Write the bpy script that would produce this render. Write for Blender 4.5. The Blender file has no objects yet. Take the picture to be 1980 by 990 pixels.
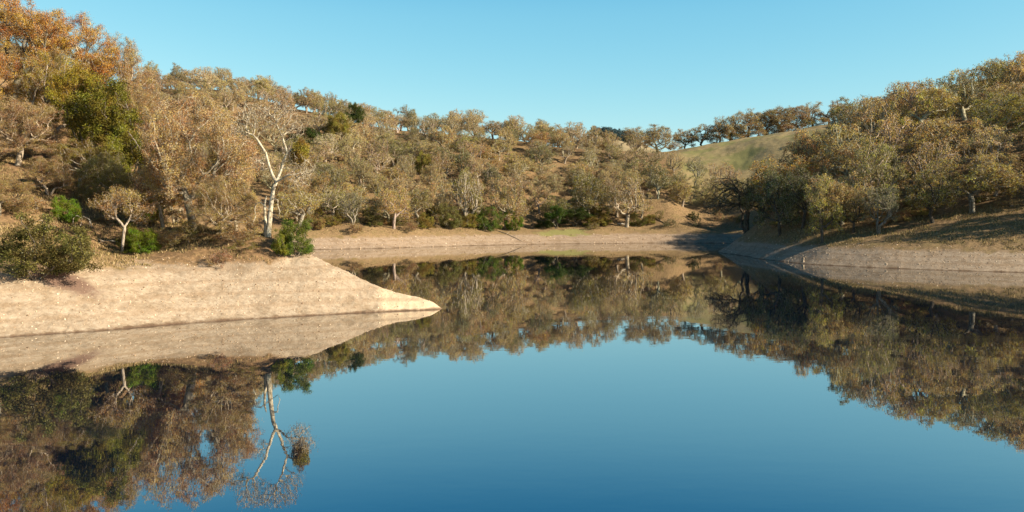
import bpy, math, random
import numpy as np
from mathutils import Vector

# ------------------------------------------------------------------ basics
F, CX, HY, CAMZ = 1700.0, 990.0, 420.0, 9.7      # focal length and horizon in photo pixels, eye height in metres
scene = bpy.context.scene
COL = scene.collection
R = math.radians
SUN_AZ = (0.955, -0.297)      # horizontal direction towards the sun (behind the camera, to its right)
SUN_EL = R(26.5)


def link(o, parent=None):
    COL.objects.link(o)
    if parent is not None:
        o.parent = parent
    return o


def tag(o, label=None, cat=None, group=None, kind=None):
    if label: o['label'] = label
    if cat: o['category'] = cat
    if group: o['group'] = group
    if kind: o['kind'] = kind
    return o


def mesh_np(name, V, Fa, mat, smooth=False):
    """V (n,3), Fa: list of (m,k) integer arrays with k = 3 or 4"""
    me = bpy.data.meshes.new(name)
    V = np.asarray(V, np.float32)
    me.vertices.add(len(V)); me.vertices.foreach_set('co', V.ravel())
    loops, starts, totals, off = [], [], [], 0
    for a in Fa:
        a = np.asarray(a, np.int32)
        if len(a) == 0: continue
        k = a.shape[1]
        loops.append(a.ravel()); starts.append(off + np.arange(len(a)) * k); totals.append(np.full(len(a), k))
        off += a.size
    loops = np.concatenate(loops).astype(np.int32); starts = np.concatenate(starts).astype(np.int32)
    me.loops.add(len(loops)); me.loops.foreach_set('vertex_index', loops)
    me.polygons.add(len(starts)); me.polygons.foreach_set('loop_start', starts)
    me.polygons.foreach_set('loop_total', np.concatenate(totals).astype(np.int32))
    if smooth:
        me.polygons.foreach_set('use_smooth', np.ones(len(starts), bool))
    me.update(calc_edges=True); me.validate()
    if mat: me.materials.append(mat)
    return me


# ------------------------------------------------------------------ value noise
_rs = np.random.RandomState(5)
_LAT = _rs.rand(256, 256)


def vnoise(x, y):
    x = np.asarray(x, float); y = np.asarray(y, float)
    xi = np.floor(x).astype(int); yi = np.floor(y).astype(int)
    fx = x - xi; fy = y - yi
    fx = fx * fx * fx * (fx * (fx * 6 - 15) + 10); fy = fy * fy * fy * (fy * (fy * 6 - 15) + 10)
    g = lambda a, b: _LAT[a & 255, b & 255]
    return ((g(xi, yi) * (1 - fx) + g(xi + 1, yi) * fx) * (1 - fy) + (g(xi, yi + 1) * (1 - fx) + g(xi + 1, yi + 1) * fx) * fy) * 2 - 1


def fbm(x, y, o=4):
    s, a = 0, 1.0
    for k in range(o):
        s = s + a * vnoise(x * 2 ** k + 17.3 * k, y * 2 ** k + 5.1 * k); a *= 0.5
    return s


def sstep(a, b, x):
    t = np.clip((x - a) / (b - a), 0, 1)
    return t * t * (3 - 2 * t)


# ------------------------------------------------------------------ terrain: survey points (bearing u, distance D, height z or sight line v)
PTS = []


def pt(u, D, z):
    PTS.append(((u - CX) / F * D, D, z))


def pv(u, D, v):
    pt(u, D, CAMZ + (HY - v) * D / F)


front = [(-900, 50), (-400, 60.5), (-150, 66.5), (0, 70.8), (100, 73), (200, 75.2), (300, 78.4), (400, 81.4), (500, 84), (600, 86.6), (700, 89.2), (780, 91.0), (825, 92.0), (851, 92.9)]
for u, D in front:
    pt(u, D, 0)
    if u < 790: pt(u, D - 6, -1.6)
    if u < 650 and u > -500: pt(u, D - 25, -4)
pv(0, 78, 540); pv(150, 83, 522); pv(300, 90, 510); pv(450, 93, 504); pv(560, 95.5, 494); pv(590, 96, 492)
pv(622, 96, 508); pv(655, 95.8, 521); pv(685, 95.5, 534); pv(715, 95.2, 548); pv(750, 94.8, 561); pv(790, 94.3, 569); pv(825, 93.8, 577); pv(840, 93.4, 584)
back = [(846, 94.6), (825, 96), (800, 97.2), (760, 99.5), (690, 103.5), (620, 108), (560, 114), (480, 123), (400, 138), (320, 158), (250, 178)]
for u, D in back:
    pt(u, D, 0)
    pt(u + 15, D + 9, -2.5)
pt(870, 90, -1.2); pt(900, 94, -2); pt(860, 97, -1.5)
pv(520, 97, 456); pv(450, 103, 448); pt(380, 110, 8.6); pt(380, 125, 5.0); pt(470, 112, 5.0); pt(560, 104, 4.2)
pv(250, 97, 487); pv(250, 110, 425); pv(100, 86, 480); pv(100, 100, 402); pv(180, 110, 380); pv(0, 100, 372)
pv(0, 130, 255); pv(200, 130, 312); pv(200, 150, 262); pv(0, 150, 190); pv(0, 180, 140); pv(200, 180, 245)
pv(270, 150, 335); pv(300, 130, 392); pv(330, 105, 437)
pt(-400, 70, 4.5); pt(-400, 100, 14); pt(-400, 150, 31); pt(-400, 200, 42); pt(-200, 250, 45); pt(150, 225, 18); pt(250, 205, 5)
pt(-900, 65, 6); pt(-1200, 120, 26)
# far shore, far hill
far = [(300, 232, 0), (380, 238, 0), (450, 246, 0), (520, 252, 0), (560, 257, 0), (600, 263, 0), (700, 271, 0), (800, 284, 0), (900, 299, 0), (1000, 312, 0), (1100, 322, 0),
       (1250, 330, 0), (1350, 330, 0), (1420, 328, 0), (1500, 324, 0), (1545, 312, 0)]
for u, D, z in far:
    pt(u, D, 0)
    if u > 350 and u < 1480: pt(u, D - 12, -2.2)
    if u > 550 and u < 1400: pt(u, D - 45, -6)
for u, D, v in [(600, 276, 447), (700, 284, 446), (800, 297, 446), (900, 313, 447), (1000, 326, 450), (1080, 336, 449), (1150, 340, 446), (1250, 345, 444), (1350, 347, 444), (1430, 346, 442)]:
    pv(u, D, v); pt(u, D + 10, CAMZ + (HY - v) * D / F + 1.6)
pt(500, 266, 5.5); pt(400, 252, 6); pt(300, 250, 8); pt(100, 260, 26)
for u, v in [(150, 165), (280, 172), (400, 172), (500, 192), (600, 219), (700, 240), (850, 262), (1000, 274), (1100, 284), (1200, 292), (1290, 293)]:
    D = 470; z = CAMZ + (HY - v) * D / F
    pt(u, D, z); pt(u, 540, z - 7); pt(u, 800, z * 0.45)
    pt(u, 370, z * (0.44 if u < 1050 else 0.38)); pt(u, 420, z * (0.74 if u < 1050 else 0.68))
pt(1075, 360, 8.5); pt(1090, 390, 16); pt(1320, 385, 15)
# meadow hill
pv(1400, 415, 330); pv(1320, 430, 318); pv(1480, 405, 324); pv(1400, 490, 277); pv(1320, 490, 288); pv(1450, 490, 268); pv(1500, 490, 260); pv(1580, 500, 244)
pt(1400, 560, 46); pt(1500, 570, 50); pt(1600, 600, 56); pt(1450, 800, 20); pt(1650, 800, 30); pt(1430, 375, 15); pt(1500, 350, 14)
# right hill
rs = [(1388, 246), (1415, 230), (1450, 214.5), (1500, 196), (1540, 185.5), (1620, 175.5), (1700, 168.2), (1800, 161.8), (1900, 157), (1980, 154), (2200, 146), (2500, 136), (2900, 122)]
for u, D in rs:
    pt(u, D, 0); pt(u - 25, D - 9, -2.2)
    if u > 1480: pt(u - 60, D - 40, -6)
for u, D in [(1395, 253), (1425, 263), (1470, 281), (1520, 298)]:
    pt(u, D, 0); pt(u - 20, D + 10, -1.6)
for u, D, v in [(1440, 240, 457), (1500, 222, 452), (1600, 203, 447), (1700, 193, 444), (1800, 188, 432), (1900, 184, 420), (1980, 182, 412), (1980, 197, 370), (1900, 200, 380), (1800, 206, 390),
                (1700, 174, 494), (1850, 167, 492), (1980, 163, 490), (1500, 207, 478), (1600, 186, 482),
                (1900, 254, 210), (1990, 254, 200), (1800, 262, 250)]:
    pv(u, D, v)
for u, D, z in [(1460, 246, 7.5), (1571, 238, 18), (1610, 216, 11.5), (1530, 226, 11), (1700, 222, 18), (1622, 265, 27), (1700, 268, 34), (1550, 300, 5), (1600, 330, 13), (1700, 330, 24), (1700, 390, 38), (1800, 330, 36),
                (2250, 170, 11), (2250, 200, 26), (2250, 250, 46), (2600, 160, 14), (2600, 210, 34), (2300, 400, 60), (1950, 320, 44), (1620, 430, 54), (1850, 420, 60), (1700, 450, 56)]:
    pt(u, D, z)
pt(1650, 500, 62); pt(1850, 520, 62); pt(2300, 600, 58)
# lake bed
for X, Y, z in [(0, 45, -6), (0, 100, -7), (10, 160, -8), (10, 220, -8), (60, 45, -6), (60, 100, -6.5), (-30, 45, -5), (40, 170, -6), (-40, 180, -6), (-20, 130, -6), (100, 60, -6), (160, 60, -5), (-50, 225, -4), (40, 270, -7), (-70, 200, -4)]:
    PTS.append((X, Y, z))
_P = np.array(PTS); _S = 100.0


def _ker(r2):
    return 0.5 * r2 * np.log(r2 + 1e-9)


def _fit():
    n = len(_P); q = _P[:, :2] / _S
    d2 = ((q[:, None] - q[None]) ** 2).sum(-1)
    A = np.zeros((n + 3, n + 3)); A[:n, :n] = _ker(d2) + np.eye(n) * 1.2e-4
    A[:n, n] = 1; A[:n, n + 1:] = q; A[n, :n] = 1; A[n + 1:, :n] = q.T
    b = np.zeros(n + 3); b[:n] = _P[:, 2]
    return np.linalg.solve(A, b), q


_W, _Q = _fit()


def ground(X, Y, rough=True):
    X = np.asarray(X, float).ravel(); Y = np.asarray(Y, float).ravel(); out = np.empty(len(X)); n = len(_Q)
    for i in range(0, len(X), 20000):
        x = X[i:i + 20000] / _S; y = Y[i:i + 20000] / _S
        d2 = (x[:, None] - _Q[None, :, 0]) ** 2 + (y[:, None] - _Q[None, :, 1]) ** 2
        out[i:i + 20000] = _ker(d2) @ _W[:n] + _W[n] + _W[n + 1] * x + _W[n + 2] * y
    r = np.hypot(X, Y)
    w = sstep(560, 1000, r)
    out = out * (1 - w) + w * (14 + 10 * vnoise(X / 300, Y / 300))
    out = np.clip(out, -9, 95)
    if rough:
        amp = sstep(1.0, 7, out)
        tip = sstep(100, 90, Y) * sstep(-30, -16, X) * sstep(60, 75, Y)
        out = out + tip * 0.05 * fbm(X / 0.7, Y / 0.7, 3)
        out = out + 0.10 * fbm(X / 2.3, Y / 2.3) * (0.35 + amp) + 0.9 * amp * fbm(X / 26, Y / 26, 3) * sstep(100, 230, Y) + 0.035 * vnoise(X / 0.45, Y / 0.45) + 0.05 * fbm(X / 9, Y / 9, 2)
    return out


def at(u, D):
    X = (u - CX) / F * D
    return Vector((X, D, float(ground([X], [D])[0])))


def sight(x, y, z):
    return CX + F * x / y, HY - (z - CAMZ) * F / y


# ------------------------------------------------------------------ materials
def mat_new(name):
    m = bpy.data.materials.new(name); m.use_nodes = True
    nt = m.node_tree; nt.nodes.clear()
    return m, nt, nt.nodes, nt.links


def N(ns, t, **kw):
    n = ns.new(t)
    for k, v in kw.items():
        if k.startswith('i_'):
            n.inputs[int(k[2:]) if k[2:].isdigit() else k[2:].replace('_', ' ')].default_value = v
        else: setattr(n, k, v)
    return n


def ramp(ns, stops, interp='LINEAR'):
    n = ns.new('ShaderNodeValToRGB'); n.color_ramp.interpolation = interp
    e = n.color_ramp.elements
    while len(e) < len(stops): e.new(0.5)
    for q, (p, c) in zip(e, stops): q.position = p; q.color = c if len(c) == 4 else (*c, 1)
    return n


def mixc(ns, ls, fac, a, b, mode='MIX'):
    n = ns.new('ShaderNodeMix'); n.data_type = 'RGBA'; n.blend_type = mode
    for s, v in ((n.inputs[0], fac), (n.inputs[6], a), (n.inputs[7], b)):
        if hasattr(v, 'links'): ls.new(v, s)
        else: s.default_value = v if not isinstance(v, tuple) or len(v) == 4 else (*v, 1)
    return n.outputs[2]


def math_(ns, ls, op, *a):
    n = ns.new('ShaderNodeMath'); n.operation = op
    for i, v in enumerate(a):
        if hasattr(v, 'links'): ls.new(v, n.inputs[i])
        else: n.inputs[i].default_value = v
    return n.outputs[0]


def maprange(ns, ls, v, a, b, c=0.0, d=1.0):
    n = ns.new('ShaderNodeMapRange'); n.interpolation_type = 'SMOOTHSTEP'
    ls.new(v, n.inputs[0])
    for i, q in zip((1, 2, 3, 4), (a, b, c, d)): n.inputs[i].default_value = q
    return n.outputs[0]


def leaf_material(name, pale=0.25, pale_col=(0.33, 0.30, 0.22), trans=0.34, spread=0.5, gloss=0.0):
    m, nt, ns, ls = mat_new(name)
    oi = ns.new('ShaderNodeObjectInfo'); g = ns.new('ShaderNodeNewGeometry')
    rnd = g.outputs['Random Per Island']
    w = ns.new('ShaderNodeTexWhiteNoise'); w.noise_dimensions = '1D'; ls.new(rnd, w.inputs['W'])
    tc = ns.new('ShaderNodeTexCoord'); nz = N(ns, 'ShaderNodeTexNoise', i_Scale=0.55); nz.inputs['Detail'].default_value = 2
    ls.new(tc.outputs['Object'], nz.inputs['Vector'])
    hsv = ns.new('ShaderNodeHueSaturation'); ls.new(oi.outputs['Color'], hsv.inputs['Color'])
    ls.new(math_(ns, ls, 'ADD', maprange(ns, ls, nz.outputs['Fac'], 0.3, 0.7, -0.03, 0.035), math_(ns, ls, 'MULTIPLY_ADD', w.outputs['Value'], 0.03, 0.485)), hsv.inputs['Hue'])
    ls.new(math_(ns, ls, 'ADD', maprange(ns, ls, w.outputs['Value'], 0, 1, 1 - spread, 1 + spread), maprange(ns, ls, nz.outputs['Fac'], 0.3, 0.7, -0.15, 0.15)), hsv.inputs['Value'])
    c = mixc(ns, ls, maprange(ns, ls, rnd, 1 - pale - 0.02, 1 - pale + 0.02), hsv.outputs['Color'], pale_col)
    d = ns.new('ShaderNodeBsdfDiffuse'); t = ns.new('ShaderNodeBsdfTranslucent'); mx = ns.new('ShaderNodeMixShader'); o = ns.new('ShaderNodeOutputMaterial')
    ls.new(c, d.inputs[0]); ls.new(c, t.inputs[0]); mx.inputs[0].default_value = trans
    ls.new(d.outputs[0], mx.inputs[1]); ls.new(t.outputs[0], mx.inputs[2])
    out = mx.outputs[0]
    if gloss:
        gl = N(ns, 'ShaderNodeBsdfGlossy', i_Roughness=0.45); m2 = ns.new('ShaderNodeMixShader'); m2.inputs[0].default_value = gloss
        ls.new(out, m2.inputs[1]); ls.new(gl.outputs[0], m2.inputs[2]); out = m2.outputs[0]
    ls.new(out, o.inputs[0])
    return m


def bark_material(name):
    m, nt, ns, ls = mat_new(name)
    oi = ns.new('ShaderNodeObjectInfo'); tc = ns.new('ShaderNodeTexCoord')
    mp = N(ns, 'ShaderNodeMapping'); mp.inputs['Scale'].default_value = (2.2, 2.2, 0.9); ls.new(tc.outputs['Object'], mp.inputs[0])
    nz = N(ns, 'ShaderNodeTexNoise', i_Scale=1.6); nz.inputs['Detail'].default_value = 6; nz.inputs['Roughness'].default_value = 0.7
    ls.new(mp.outputs[0], nz.inputs['Vector'])
    dark = mixc(ns, ls, 1.0, oi.outputs['Color'], (0.38, 0.35, 0.31, 1), 'MULTIPLY')
    c = mixc(ns, ls, maprange(ns, ls, nz.outputs['Fac'], 0.40, 0.56), dark, oi.outputs['Color'])
    b = N(ns, 'ShaderNodeBsdfPrincipled', i_Roughness=0.9); b.inputs['Specular IOR Level'].default_value = 0.15
    ls.new(c, b.inputs['Base Color'])
    bp = N(ns, 'ShaderNodeBump', i_Strength=0.5, i_Distance=0.05); ls.new(nz.outputs['Fac'], bp.inputs['Height']); ls.new(bp.outputs[0], b.inputs['Normal'])
    o = ns.new('ShaderNodeOutputMaterial'); ls.new(b.outputs[0], o.inputs[0])
    return m


M_LEAF = leaf_material('oak_leaf', 0.26)
M_LEAF_NEAR = leaf_material('oak_leaf_dry', 0.20, (0.37, 0.32, 0.24))
M_GREEN = leaf_material('evergreen_leaf', 0.04, (0.20, 0.2, 0.12), 0.2, 0.35, 0.0)
M_BARK = bark_material('lichen_bark')


def ground_material():
    m, nt, ns, ls = mat_new('shore_and_hillside')
    geo = ns.new('ShaderNodeNewGeometry'); pos = geo.outputs['Position']
    sep = ns.new('ShaderNodeSeparateXYZ'); ls.new(pos, sep.inputs[0]); z = sep.outputs['Z']
    at_ = lambda n: N(ns, 'ShaderNodeAttribute', attribute_name=n).outputs['Fac']

    def noise(s, d=5, r=0.6, vec=pos):
        n = N(ns, 'ShaderNodeTexNoise', i_Scale=s); n.inputs['Detail'].default_value = d; n.inputs['Roughness'].default_value = r
        ls.new(vec, n.inputs['Vector']); return n.outputs['Fac']
    n_big, n_mid, n_fine, n_grit = noise(0.06), noise(0.35), noise(1.8, 6, 0.7), noise(7, 3, 0.75)
    # gravel
    vor = N(ns, 'ShaderNodeTexVoronoi', i_Scale=3.4); ls.new(pos, vor.inputs['Vector'])
    cs = ns.new('ShaderNodeSeparateColor'); ls.new(vor.outputs['Color'], cs.inputs[0])
    gr = ramp(ns, [(0.0, (0.22, 0.145, 0.085)), (0.35, (0.34, 0.235, 0.145)), (0.75, (0.41, 0.295, 0.19)), (1.0, (0.54, 0.43, 0.30))]); ls.new(cs.outputs[0], gr.inputs[0])
    gm = ramp(ns, [(0.32, (0.25, 0.17, 0.10)), (0.5, (0.385, 0.272, 0.172)), (0.66, (0.44, 0.325, 0.215))]); ls.new(n_fine, gm.inputs[0])
    gravel = mixc(ns, ls, 1.0, mixc(ns, ls, 0.74, gr.outputs[0], gm.outputs[0]), (0.86, 0.96, 1.08, 1), 'MULTIPLY')
    stain = ramp(ns, [(0.36, (0.62, 0.56, 0.48)), (0.52, (1, 1, 1)), (0.72, (1.08, 1.06, 1.04))]); ls.new(n_mid, stain.inputs[0])
    gravel = mixc(ns, ls, 0.55, gravel, stain.outputs[0], 'MULTIPLY')
    gravel = mixc(ns, ls, 1.0, gravel, mixc(ns, ls, at_('rosy'), (1, 1, 1, 1), (0.88, 0.84, 0.84, 1)), 'MULTIPLY')
    gravel = mixc(ns, ls, maprange(ns, ls, math_(ns, ls, 'ADD', at_('rock'), math_(ns, ls, 'MULTIPLY_ADD', n_mid, 1.2, -0.6)), 0.4, 0.75), gravel, mixc(ns, ls, n_fine, (0.36, 0.27, 0.18, 1), (0.62, 0.49, 0.34, 1)))
    # wave-cut lines left by the falling water level
    zz = math_(ns, ls, 'ADD', math_(ns, ls, 'MULTIPLY', z, 2.4), math_(ns, ls, 'MULTIPLY', n_mid, 1.5))
    band = math_(ns, ls, 'SINE', math_(ns, ls, 'MULTIPLY', zz, 2.4))
    gravel = mixc(ns, ls, maprange(ns, ls, band, 0.3, 1.0, 0, 0.38), gravel, (0.24, 0.165, 0.10, 1))
    # wet strip
    wet = maprange(ns, ls, math_(ns, ls, 'ADD', z, math_(ns, ls, 'ADD', math_(ns, ls, 'MULTIPLY', n_fine, 0.35), math_(ns, ls, 'MULTIPLY', n_mid, 0.5))), 0.40, 0.66, 1, 0)
    gravel = mixc(ns, ls, wet, gravel, (0.12, 0.078, 0.05, 1))
    # dry grass and leaf litter
    dr = ramp(ns, [(0.3, (0.105, 0.07, 0.036)), (0.48, (0.20, 0.135, 0.07)), (0.62, (0.27, 0.185, 0.095)), (0.75, (0.32, 0.235, 0.13))]); ls.new(n_fine, dr.inputs[0])
    gg = ramp(ns, [(0.3, (0.07, 0.07, 0.022)), (0.55, (0.14, 0.12, 0.045)), (0.75, (0.22, 0.175, 0.08))]); ls.new(n_grit, gg.inputs[0])
    land = mixc(ns, ls, maprange(ns, ls, n_mid, 0.48, 0.66, 0.0, 0.38), dr.outputs[0], gg.outputs[0])
    land = mixc(ns, ls, at_('litter'), land, mixc(ns, ls, maprange(ns, ls, n_fine, 0.35, 0.65), (0.11, 0.065, 0.034, 1), (0.24, 0.145, 0.075, 1)))
    mead = ramp(ns, [(0.3, (0.215, 0.17, 0.08)), (0.5, (0.285, 0.22, 0.11)), (0.7, (0.36, 0.275, 0.145))]); ls.new(noise(0.5, 6, 0.7), mead.inputs[0])
    mead2 = mixc(ns, ls, maprange(ns, ls, n_big, 0.45, 0.62), mead.outputs[0], (0.205, 0.19, 0.075, 1))
    land = mixc(ns, ls, at_('meadow'), land, mead2)
    lush = mixc(ns, ls, n_fine, (0.15, 0.16, 0.045, 1), (0.27, 0.23, 0.10, 1))
    # where bare shore gives way to the growing belt
    edge = math_(ns, ls, 'ADD', math_(ns, ls, 'SUBTRACT', z, at_('beachtop')), math_(ns, ls, 'MULTIPLY_ADD', n_mid, 3.0, -1.5))
    edge = math_(ns, ls, 'ADD', edge, math_(ns, ls, 'MULTIPLY_ADD', n_fine, 1.2, -0.6))
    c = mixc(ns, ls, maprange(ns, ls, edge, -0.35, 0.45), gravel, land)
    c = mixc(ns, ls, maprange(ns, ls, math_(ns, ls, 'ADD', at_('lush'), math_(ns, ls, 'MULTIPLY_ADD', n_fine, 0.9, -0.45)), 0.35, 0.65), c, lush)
    c = mixc(ns, ls, maprange(ns, ls, math_(ns, ls, 'ADD', at_('duff_shade'), math_(ns, ls, 'MULTIPLY_ADD', n_fine, 0.8, -0.4)), 0.3, 0.7), c, (0.15, 0.095, 0.07, 1))  # dark tone for fallen debris plus painted shade below the round bush
    b = N(ns, 'ShaderNodeBsdfPrincipled', i_Roughness=0.95); b.inputs['Specular IOR Level'].default_value = 0.12
    ls.new(c, b.inputs['Base Color'])
    h = math_(ns, ls, 'ADD', math_(ns, ls, 'MULTIPLY', vor.outputs['Distance'], -0.5), math_(ns, ls, 'ADD', n_fine, math_(ns, ls, 'MULTIPLY', n_grit, 0.5)))
    bp = N(ns, 'ShaderNodeBump', i_Strength=0.5, i_Distance=0.11); ls.new(h, bp.inputs['Height']); ls.new(bp.outputs[0], b.inputs['Normal'])
    o = ns.new('ShaderNodeOutputMaterial'); ls.new(b.outputs[0], o.inputs[0])
    return m


def stone_material(name, stops):
    m, nt, ns, ls = mat_new(name)
    g = ns.new('ShaderNodeNewGeometry'); r = ramp(ns, stops); ls.new(g.outputs['Random Per Island'], r.inputs[0])
    d = ns.new('ShaderNodeBsdfDiffuse'); ls.new(r.outputs[0], d.inputs[0]); o = ns.new('ShaderNodeOutputMaterial'); ls.new(d.outputs[0], o.inputs[0])
    return m


def water_material():
    m, nt, ns, ls = mat_new('lake_water')
    geo = ns.new('ShaderNodeNewGeometry'); pos = geo.outputs['Position']

    def wave(scale, detail, sx=1.0, sy=1.0):
        mp = N(ns, 'ShaderNodeMapping'); mp.inputs['Scale'].default_value = (sx, sy, 1); ls.new(pos, mp.inputs[0])
        n = N(ns, 'ShaderNodeTexNoise', i_Scale=scale); n.inputs['Detail'].default_value = detail; ls.new(mp.outputs[0], n.inputs['Vector'])
        return n.outputs['Fac']
    h = math_(ns, ls, 'ADD', math_(ns, ls, 'MULTIPLY', wave(0.55, 2, 0.55, 1.0), 0.0042), math_(ns, ls, 'MULTIPLY', wave(2.4, 2, 0.5, 1.0), 0.0010))
    streak = maprange(ns, ls, wave(0.11, 3, 0.05, 1.0), 0.60, 0.68, 0.0, 1.0)      # long cat's paws of wind
    calm = math_(ns, ls, 'ADD', maprange(ns, ls, wave(0.035, 2, 0.35, 1.4), 0.40, 0.62, 0.45, 1.0), math_(ns, ls, 'MULTIPLY', streak, 2.0))
    bp = N(ns, 'ShaderNodeBump', i_Distance=1.0); ls.new(math_(ns, ls, 'MULTIPLY', calm, 0.6), bp.inputs['Strength'])
    ls.new(h, bp.inputs['Height'])
    lw = N(ns, 'ShaderNodeLayerWeight', i_Blend=0.5); ls.new(bp.outputs[0], lw.inputs['Normal'])
    fac = math_(ns, ls, 'MULTIPLY_ADD', math_(ns, ls, 'POWER', lw.outputs['Facing'], 2.25), 0.97, 0.02)
    body = N(ns, 'ShaderNodeBsdfDiffuse'); body.inputs[0].default_value = (0.0003, 0.006, 0.019, 1)
    gl = N(ns, 'ShaderNodeBsdfGlossy'); gl.inputs[0].default_value = (0.92, 0.92, 0.90, 1)
    ls.new(math_(ns, ls, 'MULTIPLY_ADD', streak, 0.03, 0.012), gl.inputs['Roughness'])
    ls.new(bp.outputs[0], gl.inputs['Normal'])
    mx = ns.new('ShaderNodeMixShader'); ls.new(fac, mx.inputs[0]); ls.new(body.outputs[0], mx.inputs[1]); ls.new(gl.outputs[0], mx.inputs[2])
    o = ns.new('ShaderNodeOutputMaterial'); ls.new(mx.outputs[0], o.inputs[0])
    return m


# ------------------------------------------------------------------ ground sheet and water
def build_ground():
    t = np.concatenate([np.linspace(-1.7, -0.66, 70)[:-1], np.linspace(-0.66, 0.66, 640), np.linspace(0.66, 1.7, 70)[1:]])
    D = np.concatenate([np.linspace(34, 62, 24)[:-1], np.linspace(62, 116, 170)[:-1], np.linspace(116, 262, 160)[:-1], np.linspace(262, 520, 150)[:-1], np.geomspace(520, 3200, 40)])
    T, DD = np.meshgrid(t, D)
    X = (T * DD).ravel(); Y = DD.ravel(); Z = ground(X, Y)
    nr, nc = len(D), len(t)
    i = (np.arange(nr - 1)[:, None] * nc + np.arange(nc - 1)[None]).ravel()
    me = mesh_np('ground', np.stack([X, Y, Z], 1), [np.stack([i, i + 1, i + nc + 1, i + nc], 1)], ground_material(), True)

    def attr(name, v):
        a = me.attributes.new(name, 'FLOAT', 'POINT'); a.data.foreach_set('value', np.asarray(v, np.float32))
    u = CX + F * X / Y
    near = sstep(150, 120, Y) * sstep(10, -5, X); farz = sstep(225, 262, Y)
    attr('beachtop', 4.75 * near + (1 - near) * (farz * 3.3 + (1 - farz) * 3.2) + 1.3 * near * sstep(500, 600, u))
    attr('meadow', sstep(375, 400, Y) * sstep(1285, 1330, u) * sstep(1640, 1560, u))
    attr('lush', np.exp(-((u - 1090) / 62) ** 2) * sstep(1.6, 3.2, Z) * sstep(318, 322, Y) * sstep(344, 336, Y) * (0.75 + 0.5 * fbm(X / 6, Y / 3, 3)))
    attr('duff_shade', near * np.exp(-((u - 120) / 95) ** 2 - ((Y - 80.6) / 1.9) ** 2) * 0.85)  # leaf litter and the bush's overhang shade, both put into the ground colour
    attr('rock', near * sstep(690, 770, u))
    attr('litter', np.clip(0.75 * sstep(84, 96, Y) * near + 0.6 * (1 - near) * sstep(4, 8, Z) * (0.6 + 0.4 * fbm(X / 20, Y / 20, 2)), 0, 0.9))
    attr('rosy', np.clip(farz * 0.9 + (1 - near) * 0.35, 0, 1))
    o = link(bpy.data.objects.new('ground', me)); tag(o, 'bare gravel shore rising to dry grassy hillside around the lake', kind='structure')
    return o


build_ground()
wm = mesh_np('lake_water', [(-2600, -60, 0), (2600, -60, 0), (2600, 760, 0), (-2600, 760, 0)], [np.array([[0, 1, 2, 3]])], water_material())
tag(link(bpy.data.objects.new('lake_water', wm)), 'calm blue reservoir water mirroring sky and hills', kind='structure')


# ------------------------------------------------------------------ trees: branches grown towards a cloud of points, leaves on the twigs
def grow(rng, att, pos, par, step, di, dk, its=110, up=0.08, jit=0.22):
    pos = [np.array(p, float) for p in pos]; par = list(par); cnt = [0] * len(pos)
    A = np.array(att, float)
    Pn = np.array(pos)
    d2 = ((A[:, None] - Pn[None]) ** 2).sum(-1); near = d2.argmin(1); nd = np.sqrt(d2.min(1))
    for it in range(its):
        if len(A) == 0: break
        act = nd < di
        if not act.any(): act = nd <= nd.min() + 0.01
        idx = near[act]; vec = (A[act] - np.array(pos)[idx]); vec /= (np.linalg.norm(vec, axis=1, keepdims=True) + 1e-9)
        new = []
        for k in np.unique(idx):
            if cnt[k] >= 4: continue
            v = vec[idx == k].mean(0); v = v / (np.linalg.norm(v) + 1e-9) + rng.normal(0, jit, 3) + np.array([0, 0, up])
            v /= np.linalg.norm(v) + 1e-9
            cnt[k] += 1
            new.append((k, pos[k] + v * step * rng.uniform(0.8, 1.15)))
        if not new: break
        base = len(pos)
        for k, p in new: pos.append(p); par.append(k); cnt.append(0)
        Q = np.array([p for k, p in new])
        e2 = ((A[:, None] - Q[None]) ** 2).sum(-1); j = e2.argmin(1); e = np.sqrt(e2.min(1))
        b = e < nd; near = np.where(b, base + j, near); nd = np.where(b, e, nd)
        keep = nd > dk
        A, near, nd = A[keep], near[keep], nd[keep]
    return np.array(pos), par


def radii(par, tip, ex=2.35):
    n = len(par); acc = np.zeros(n)
    kids = np.zeros(n, int)
    for i, p in enumerate(par):
        if p >= 0: kids[p] += 1
    for i in range(n - 1, -1, -1):
        if kids[i] == 0: acc[i] += tip ** ex
        if par[i] >= 0: acc[par[i]] += acc[i]
    return acc ** (1 / ex), kids


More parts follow.
